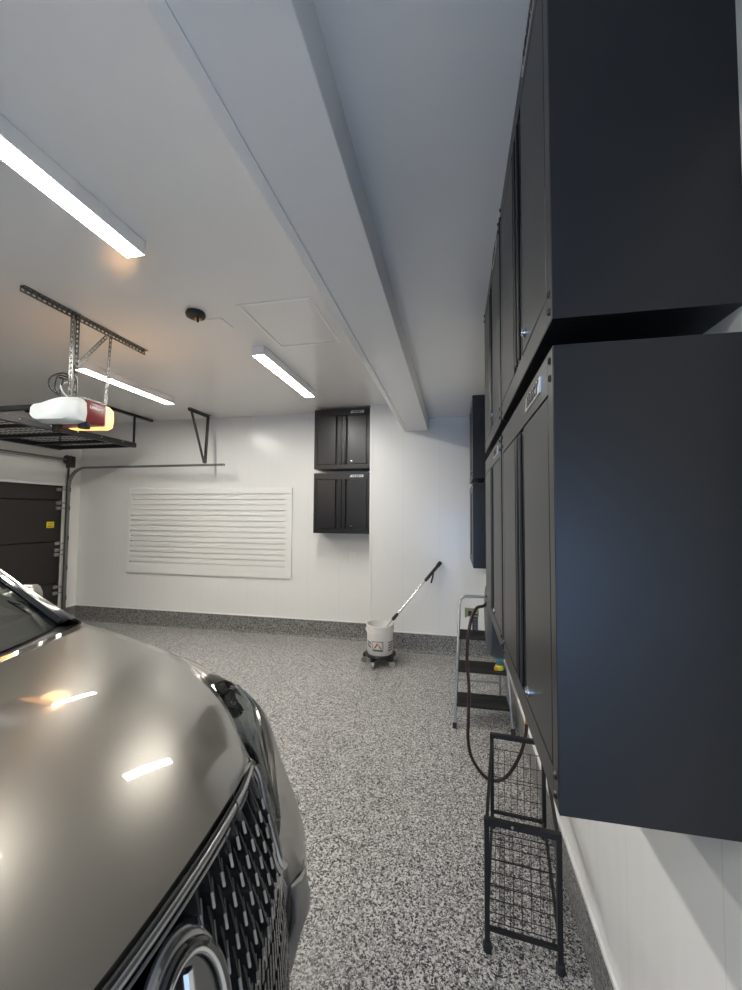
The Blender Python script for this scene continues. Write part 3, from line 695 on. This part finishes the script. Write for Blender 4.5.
# fender top and side with wheel arches
def zlow(x):
    z = .30
    for xc in (-1.20, -3.95):
        d_ = abs(x-xc)
        if d_ < .40: z = max(z, .34+math.sqrt(.40**2-d_*d_))
    return z
SH = catmull([(-.715, .86, .918), (-.92, .90, .945), (-1.3, .915, .975), (-2.0, .925, .99), (-3.2, .925, 1.01), (-4.2, .905, 1.02), (-4.75, .80, 1.0)], 10)
xs = [-.73-.045*k for k in range(89)]
def sh_at(x):
    for a, b in zip(SH, SH[1:]):
        if b.x <= x <= a.x: t_ = (x-a.x)/(b.x-a.x); return a.lerp(b, t_)
    return SH[-1] if x < SH[-1].x else SH[0]
def side_u(x, z):
    p = sh_at(x); d_ = (p.z-z)
    return p.y+.02*math.sin(min(1, d_/.35)*math.pi/2)-.05*max(0, d_-.35)**1.0*(1.2)
for s in (1, -1):
    P = []
    for x in xs:
        top = sh_at(x); zl_ = zlow(x); P.append([P3(x, side_u(x, top.z-(top.z-zl_)*k/10), top.z-(top.z-zl_)*k/10, s) for k in range(11)])
    MB().grid(P).build('side_panel', M_paint, car, smooth=True, solid=.003, ang=50)
    # fender crown between hood edge and shoulder
    inner = [v for v in HE if v.x <= -.735]+[Vector((-1.5, .80, 1.08)), Vector((-2.0, .86, 1.03))]
    outer = [sh_at(v.x+.01) for v in inner]
    inner = resample(inner, 24); outer = resample(outer, 24); P = []
    for a, b in zip(inner, outer):
        row = []
        for k in range(7):
            q = a.lerp(b, k/6); q.z += .018*math.sin(math.pi*k/6); row.append(P3(q.x, q.y, q.z-.004, s))
        P.append(row)
    MB().grid(P).build('fender', M_paint, car, smooth=True, solid=.002, ang=50)
    # headlight: dark housing, lamp strips, glass lens
    H_ = [];L_ = []
    for a, b in zip(HIc, HOc):
        H_.append([P3(*(a.lerp(b, k/8)-Vector((.03, .0, .02))*math.sin(math.pi*k/8)), s) for k in range(9)])
        L_.append([P3(*(a.lerp(b, k/8)+Vector((.012, .008, .010))*math.sin(math.pi*k/8)), s) for k in range(9)])
    hl = tag(MB().grid(H_).build('headlight', M_hous, car, smooth=True, solid=.002), 'headlight behind clear glass')
    MB().grid([[on for on in [P3(*(HIc[i].lerp(HOc[i], .08+.84*k/4)+Vector((-.004, 0, -.002))), s) for k in range(5)]] for i in range(0, 6)]).build('upper_mask', M_gloss, hl, smooth=True, solid=.002)
    MB().grid(L_).build('lens', M_lens, hl, smooth=True)
    def on_l(i, k, off=0):
        a = HIc[i].lerp(HOc[i], k); return P3(*(a+Vector((-.012, 0, -.006))*math.sin(math.pi*k)), s)
    MB().tube([on_l(i, .52) for i in range(3, 11)], .004, 8).build('lamp_edge', M_chrome, hl, smooth=True)
    MB().tube([on_l(i, .80) for i in range(7, 20)], [.004+.003*math.sin(math.pi*(i-7)/12) for i in range(7, 20)], 8).build('light_guide', M_guide, hl, smooth=True)
    MB().tube([on_l(i, .62) for i in range(9, 20)], .0035, 8).build('light_guide', M_guide, hl, smooth=True)
    MB().grid([[on_l(i, k) for k in (.58, .75)] for i in range(5, 17)]).build('reflector', M_satin, hl, smooth=True, solid=.002)
    MB().tube([P3(*v, s)+Vector((.002, 0, .002)) for v in HOc], .003, 6).build('lens_rim', M_dchr, hl, smooth=True)
# grille ----------------------------------------------------------
def gedge(z):        # half width of the opening
    return interp([(.2, .56), (.35, .61), (.5, .60), (.62, .53), (.70, .455), (.78, .405), (.84, .45), (.90, .498), (.93, .44), (.955, .36), (.98, .25), (1.0, .10), (1.005, .0)], z)
P = []
for i in range(41):
    z = .20+.80*i/40; e = gedge(z)+.02; P.append([P3(GX(e*(-1+2*j/24), z, -.028), abs(e*(-1+2*j/24)), z, 1 if j >= 12 else -1) for j in range(25)])
gb = MB().grid(P).build('grille_backing', M_gloss, car, smooth=True, solid=.003)
EU, EZ, EA, EB = .050, .857, .070, .088
def blades(lo, hi, side):
    mb = MB(); rim = MB()
    row = 0; z = hi
    while z > lo:
        sh_ = .5*(row % 2); n_ = int(.55/.034)
        for k in range(-n_, n_+1):
            u = (k+sh_)*.034
            if (u > 0) != (side > 0) and u != 0: continue
            if abs(u) > gedge(z)-.014: continue
            if z > 1.0-.35*u*u-.017-.12*max(0, abs(u)-.25): continue
            if ((u-EU)/(EA+.022))**2+((z-EZ)/(EB+.022))**2 < 1: continue
            w_, h_ = .0125, .0205
            sl = .014*side
            cs = [(u+sl, z+h_), (u+w_+.001*side, z+.004), (u-sl, z-h_), (u-w_, z-.003)]
            def gp(a, b_, o): return mb.bm.verts.new(P3(GX(a, b_, o), abs(a), b_, 1 if a >= 0 else -1))
            V = [gp(a, b_, o) for (a, b_), o in zip(cs, (-.016, -.008, .004, .004))]; Bk = [gp(a, b_, -.028) for a, b_ in cs]
            F = mb.bm.faces.new
            F((V[0], V[1], V[3])); F((V[1], V[2], V[3]))
            for q in range(4): F((V[q], Bk[q], Bk[(q+1) % 4], V[(q+1) % 4]))
            rim.tube([V[0].co+Vector((.001, 0, 0)), V[3].co+Vector((.001, 0, 0)), V[2].co+Vector((.001, 0, 0)), V[2].co.lerp(V[1].co, .8)+Vector((.001, 0, 0))], [.0014, .0024, .0026, .0018], 5)
        z -= .0425; row += 1
    return mb, rim
for sd in (1, -1):
    g1, g2 = blades(.765, .990, sd); gm = g1.build('grille_mesh', M_mesh, car); g2.build('blade_edges', M_dchr, gm, smooth=True)
def fins(side):
    mb = MB(); z = .735; row = 0
    while z > .28:
        k = 0; u = .004
        while u < gedge(z)-.05:
            uc = u+(.0075 if row % 2 else 0)
            wid = .010
            h_ = .026
            if not (((uc-EU)/(EA+.02))**2+((z-EZ)/(EB+.02))**2 < 1):
                zz0 = z+.030*(uc/.5)**2*0
                cs = [(uc+.010, z+h_), (uc+.010+wid*.8, z+h_-.004), (uc-.010+wid, z-h_), (uc-.012, z-h_+.004)]
                V = [mb.bm.verts.new(P3(GX(a, b_, -.006), abs(a), b_, side)) for a, b_ in cs]
                Bk = [mb.bm.verts.new(P3(GX(a, b_, -.028), abs(a), b_, side)) for a, b_ in cs]
                mb.bm.faces.new(V)
                for q in range(4): mb.bm.faces.new((V[q], Bk[q], Bk[(q+1) % 4], V[(q+1) % 4]))
            u += .021
        z -= .056; row += 1
    return mb
for sd in (1, -1): fins(sd).build('lower_grille', M_mesh, car)
# dark chrome frame: along the lip and down to the pinch
lip = [P3(-.366-.46*u*u, abs(u), 1.0-.35*u*u, 1 if u >= 0 else -1)+Vector((.004, 0, -.016)) for u in [-.5+k/30 for k in range(31)]]
fr_ = MB().tube(lip, .0070, 10).build('grille_frame', M_satin, car, smooth=True)
MB().tube([p+Vector((.006, 0, -.011)) for p in lip], .003, 8).build('inner_bead', M_dchr, fr_, smooth=True)
MB().tube([p+Vector((-.003, 0, .009)) for p in lip], .003, 8).build('gap_seal', M_rub, fr_, smooth=True)
for s in (1, -1):
    dn = [P3(-.470, .503, .895, s), P3(-.452, .496, .872, s), P3(-.420, .462, .835, s), P3(-.388, .432, .80, s), P3(-.366, .414, .772, s), P3(-.356, .416, .755, s)]
    MB().tube(catmull(dn, 5), .011, 10).build('frame_side', M_satin, fr_, smooth=True)
    MB().tube([p+Vector((.002, -.016*s, 0)) for p in catmull(dn, 5)], .005, 8).build('frame_side_bead', M_dchr, fr_, smooth=True)
# body triangle between frame side and headlight
    P = [[P3(-.488, .515, .905, s), P3(-.47, .51, .88, s)], [P3(-.462, .505, .868, s), P3(-.448, .505, .84, s)], [P3(-.43, .47, .832, s), P3(-.432, .503, .79, s)], [P3(-.398, .44, .798, s), P3(-.42, .51, .74, s)], [P3(-.375, .43, .77, s), P3(-.40, .48, .745, s)]]
    MB().grid(P).build('bumper_corner', M_paint, car, smooth=True, solid=.003)
# gloss black side panel of the lower grille and bright blade beside it
    P = []
    for i in range(16):
        z = .26+.50*i/15; a = gedge(z)-.06; b_ = corner_plan(0, z)
        P.append([P3(GX(a+(b_.y-a)*k/4, z, -.012*(1-k/4)) if k < 4 else b_.x, a+(b_.y-a)*k/4, z, s) for k in range(5)])
    MB().grid(P).build('grille_surround', M_gloss, car, smooth=True, solid=.002)
    P = []
    for i in range(12):
        z = .24+.31*i/11; tp = 1-(i/11)**3; P.append([P3(*(corner_plan(w_, z)+Vector((.004+.018*math.sin(math.pi*k/4)*tp, 0, 0))), s) for k, w_ in enumerate((.01, .06, .12, .2, .28))])
    tag(MB().grid(P).build('bumper_blade', M_satin, car, smooth=True, solid=.003), 'bright satin blade')
MB().grid([[P3(GX(u, .20, .01-.12*(r_ == 0)), abs(u), .20-.02*r_+.02, 1 if u >= 0 else -1) for u in [-.6+k*.06 for k in range(21)]] for r_ in range(2)]).build('chin', M_black, car, smooth=True, solid=.02)
# emblem
em = tag(MB().lathe([(.30, .014), (.95, .012), (1.0, .004)], (0, 0, 0), 48).build('dummy', M_gloss, car), None) if False else None
def ell(k, off, n=56): return [P3(GX(EU+EA*k*math.cos(2*math.pi*q/n), EZ+EB*k*math.sin(2*math.pi*q/n), off), EU+EA*k*math.cos(2*math.pi*q/n), EZ+EB*k*math.sin(2*math.pi*q/n)) for q in range(n)]
def ringband(k0, k1, o0, o1):
    mb = MB(); A_, B2 = ell(k0, o0), ell(k1, o1); mb.grid([A_+[A_[0]], B2+[B2[0]]]); return mb
mb = MB(); vs = [mb.bm.verts.new(p) for p in ell(.98, .004)]; mb.bm.faces.new(vs)
em = tag(mb.build('emblem', M_gloss, car, solid=.004), 'oval emblem on a black badge')
ringband(1.05, 1.22, .008, -.004).build('emblem_bezel', M_dchr, em, smooth=True, solid=.006)
MB().tube(ell(1.02, .010), .006, 8, closed=True).build('black_gap', M_gloss, em, smooth=True)
MB().tube(ell(.92, .010), .0048, 10, closed=True).build('chrome_ring', M_chrome, em, smooth=True)
def ep(a, b_): return P3(GX(EU+EA*a, EZ+EB*b_, .012), EU+EA*a, EZ+EB*b_)
MB().tube([ep(.12, .80), ep(-.02, .2), ep(-.24, -.42)], .0075, 8).tube([ep(-.24, -.42), ep(.2, -.45), ep(.74, -.38)], .0065, 8).build('emblem_strokes', M_chrome, em, smooth=True)
# windshield, cowl, pillars, roof, glass
def cowl(t): a = abs(t); return P3(-1.12-.235*a*a, .80*a, 1.115-.018*a*a, 1 if t >= 0 else -1)
WB = [P3(-1.145-.235*t*t, abs(.79*t), 1.118-.018*t*t, 1 if t >= 0 else -1) for t in [-1+k/12 for k in range(25)]]
WT = [P3(-1.98-.17*t*t, abs(.62*t), 1.635-.045*t*t, 1 if t >= 0 else -1) for t in [-1+k/12 for k in range(25)]]
def wsp(j, v, off=0):
    q = WB[j].lerp(WT[j], v); q += Vector((.35, 0, .62))*(.035*math.sin(math.pi*v)+off); return q
MB().grid([[wsp(j, i/10) for j in range(25)] for i in range(11)]).build('windshield', M_glass, car, smooth=True)
MB().grid([[wsp(j, v, -.004) for j in range(25)] for v in (0, .03, .06, .09)]).build('windshield_frit', M_black, car, smooth=True, solid=.001)
MB().grid([[cowl(-1+k/12)+Vector((.01, 0, -.012)) for k in range(25)], [p+Vector((-.01, 0, -.006)) for p in WB]]).build('cowl_panel', M_black, car, smooth=True, solid=.004)
for s in (1, -1):
    wip = catmull([P3(-1.2, .5*s if s > 0 else .05, 1.145), P3(-1.3, .2, 1.20), P3(-1.28, -.2, 1.20)], 4)
    A0 = [WB[24 if s > 0 else 0], wsp(24 if s > 0 else 0, .25), wsp(24 if s > 0 else 0, .5), wsp(24 if s > 0 else 0, .75), WT[24 if s > 0 else 0]]
    A0 = catmull(A0, 4)
    B0 = catmull([P3(-1.32, .825, 1.093, s), P3(-1.62, .785, 1.228, s), P3(-1.9, .745, 1.375, s), P3(-2.25, .68, 1.56, s)], 5); A1 = resample(A0, 16); B1 = resample(B0, 16)
    MB().grid([[a.lerp(b, k/4)+Vector((.02, 0, .03))*math.sin(math.pi*k/4)*.8 for k in range(5)] for a, b in zip(A1, B1)]).build('windshield_pillar', M_paint, car, smooth=True, solid=.004)
    MB().tube([a+Vector((.004, 0, .006)) for a in A1], .012, 8).build('pillar_trim', M_gloss, car, smooth=True)
    MB().tube([a+Vector((.012, .012*s, .016)) for a in A1], .004, 8).build('bright_trim', M_chrome, car, smooth=True)
    # side windows
    bel = [P3(-1.42-.26*k, sh_at(-1.42-.26*k).y-.02, sh_at(-1.42-.26*k).z+.02, s) for k in range(13)]
    rof = [B0[0].lerp(B0[-1], 0)] + [P3(-1.42-.26*k, .66+.10*max(0, 1-k/4), interp([(0, 1.10), (3.4, 1.56), (6, 1.61), (12, 1.54)], k), s) for k in range(1, 13)]
    sgw = [[a.lerp(b, k/3) for k in range(4)] for a, b in zip(bel, rof)]
    MB().grid(sgw).build('side_window', M_gloss, car, smooth=True, solid=.003)
    # roof edge rail
    MB().tube([p+Vector((0, 0, .01)) for p in rof[3:]], .03, 8).build('roof_rail', M_paint, car, smooth=True)
    # mirrors
    mx_, mu, mz = -1.90, 1.02, 1.115
    b = MB(); rr_ = []
    for (du, dx, hh_, ww_) in ((-.11, .0, .03, .03), (-.06, .03, .055, .045), (.02, .035, .065, .05), (.08, .025, .058, .045), (.11, .0, .03, .03)):
        rr_.append([P3(mx_+dx+ww_*math.cos(2*math.pi*q/14), mu+du, mz+hh_*math.sin(2*math.pi*q/14), s) for q in range(14)])
    V = [[b.bm.verts.new(p) for p in r_] for r_ in rr_]
    for A_, B2 in zip(V, V[1:]):
        for q in range(14): b.bm.faces.new((A_[q], A_[(q+1) % 14], B2[(q+1) % 14], B2[q]))
    b.bm.faces.new(V[0]); b.bm.faces.new(V[-1][::-1])
    mr = b.build('door_mirror', M_paint, car, smooth=True)
    MB().tube([P3(mx_+.0, .86, 1.04, s), P3(mx_, .95, 1.10, s)], .025, 8).build('mirror_arm', M_gloss, mr, smooth=True)
    # wheels
    for xc in (-1.20, -3.95):
        q = P3(xc, .80, .355, s); mxw = Matrix.Translation(q) @ Matrix.Rotation(R(90)*(-s), 4, 'X')
        wh = MB().lathe([(.20, -.11), (.30, -.11), (.34, -.10), (.355, -.07), (.355, .07), (.34, .10), (.30, .11), (.235, .105)], (0, 0, 0), 48, mxw).build('wheel', M_tire, car, smooth=True)
        rb = MB().lathe([(.24, .10), (.235, .06), (.21, .02), (0, .02)], (0, 0, 0), 40, mxw).lathe([(0, .085), (.05, .08), (.055, .05), (.0, .05)], (0, 0, 0), 24, mxw)
        for k in range(10):
            a = 2*math.pi*k/10; rb.prism([(.04, -.018, .05), (.23, -.012, .065), (.23, .012, .065), (.04, .018, .05)], (0, 0, .022), 0, mxw @ Matrix.Rotation(a, 4, 'Z'))
        rb.build('rim', M_rim, wh, smooth=True)
rs = [[P3(-2.0-.17*t*t-(2.55)*v, abs(.64*t), 1.64-.05*t*t-.10*v*v, 1 if t >= 0 else -1) for t in [-1+k/8 for k in range(17)]] for v in [k/10 for k in range(11)]]
MB().grid(rs).build('roof', M_paint, car, smooth=True, solid=.004)
tl = [[P3(-4.54-.28*v+.1*t*t*(v > .5), abs((.64+.2*v)*t), 1.54-.5*v-.04*t*t, 1 if t >= 0 else -1) for t in [-1+k/8 for k in range(17)]] for v in [k/6 for k in range(7)]]
MB().grid(tl).build('rear_window', M_gloss, car, smooth=True, solid=.004)
tg = [[P3(-4.82-.02*math.sin(v*3)+.12*t**4, abs(.85*t), 1.02-.72*v, 1 if t >= 0 else -1) for t in [-1+k/8 for k in range(17)]] for v in [k/6 for k in range(7)]]
MB().grid(tg).build('tailgate', M_paint, car, smooth=True, solid=.004)
MB().box(-4.6, -1.35, Y0-.78, Y0+.78, .28, .95, .05).box(-1.7, -1.30, Y0-.70, Y0+.70, .9, 1.06, .04).box(-1.15, -.5, Y0-.55, Y0+.55, .3, .85, .03).build('interior', M_int, car, smooth=True)
for uu in (-.38, .38): MB().box(-2.75, -2.5, Y0+uu-.22, Y0+uu+.22, .9, 1.45, .07).box(-2.72, -2.6, Y0+uu-.12, Y0+uu+.12, 1.42, 1.58, .05).build('seat', M_int, car, smooth=True)
for uu in (-1, 1):
    pass
MB().tube(catmull([P3(-1.24, .45, 1.150), P3(-1.33, .15, 1.215), P3(-1.24, -.0, 1.175) if False else P3(-1.30, .0, 1.222)], 5), .008, 6).build('wiper', M_black, car, smooth=True)

# tidy helper properties
for o in bpy.data.objects:
    if '_w' in o: del o['_w']
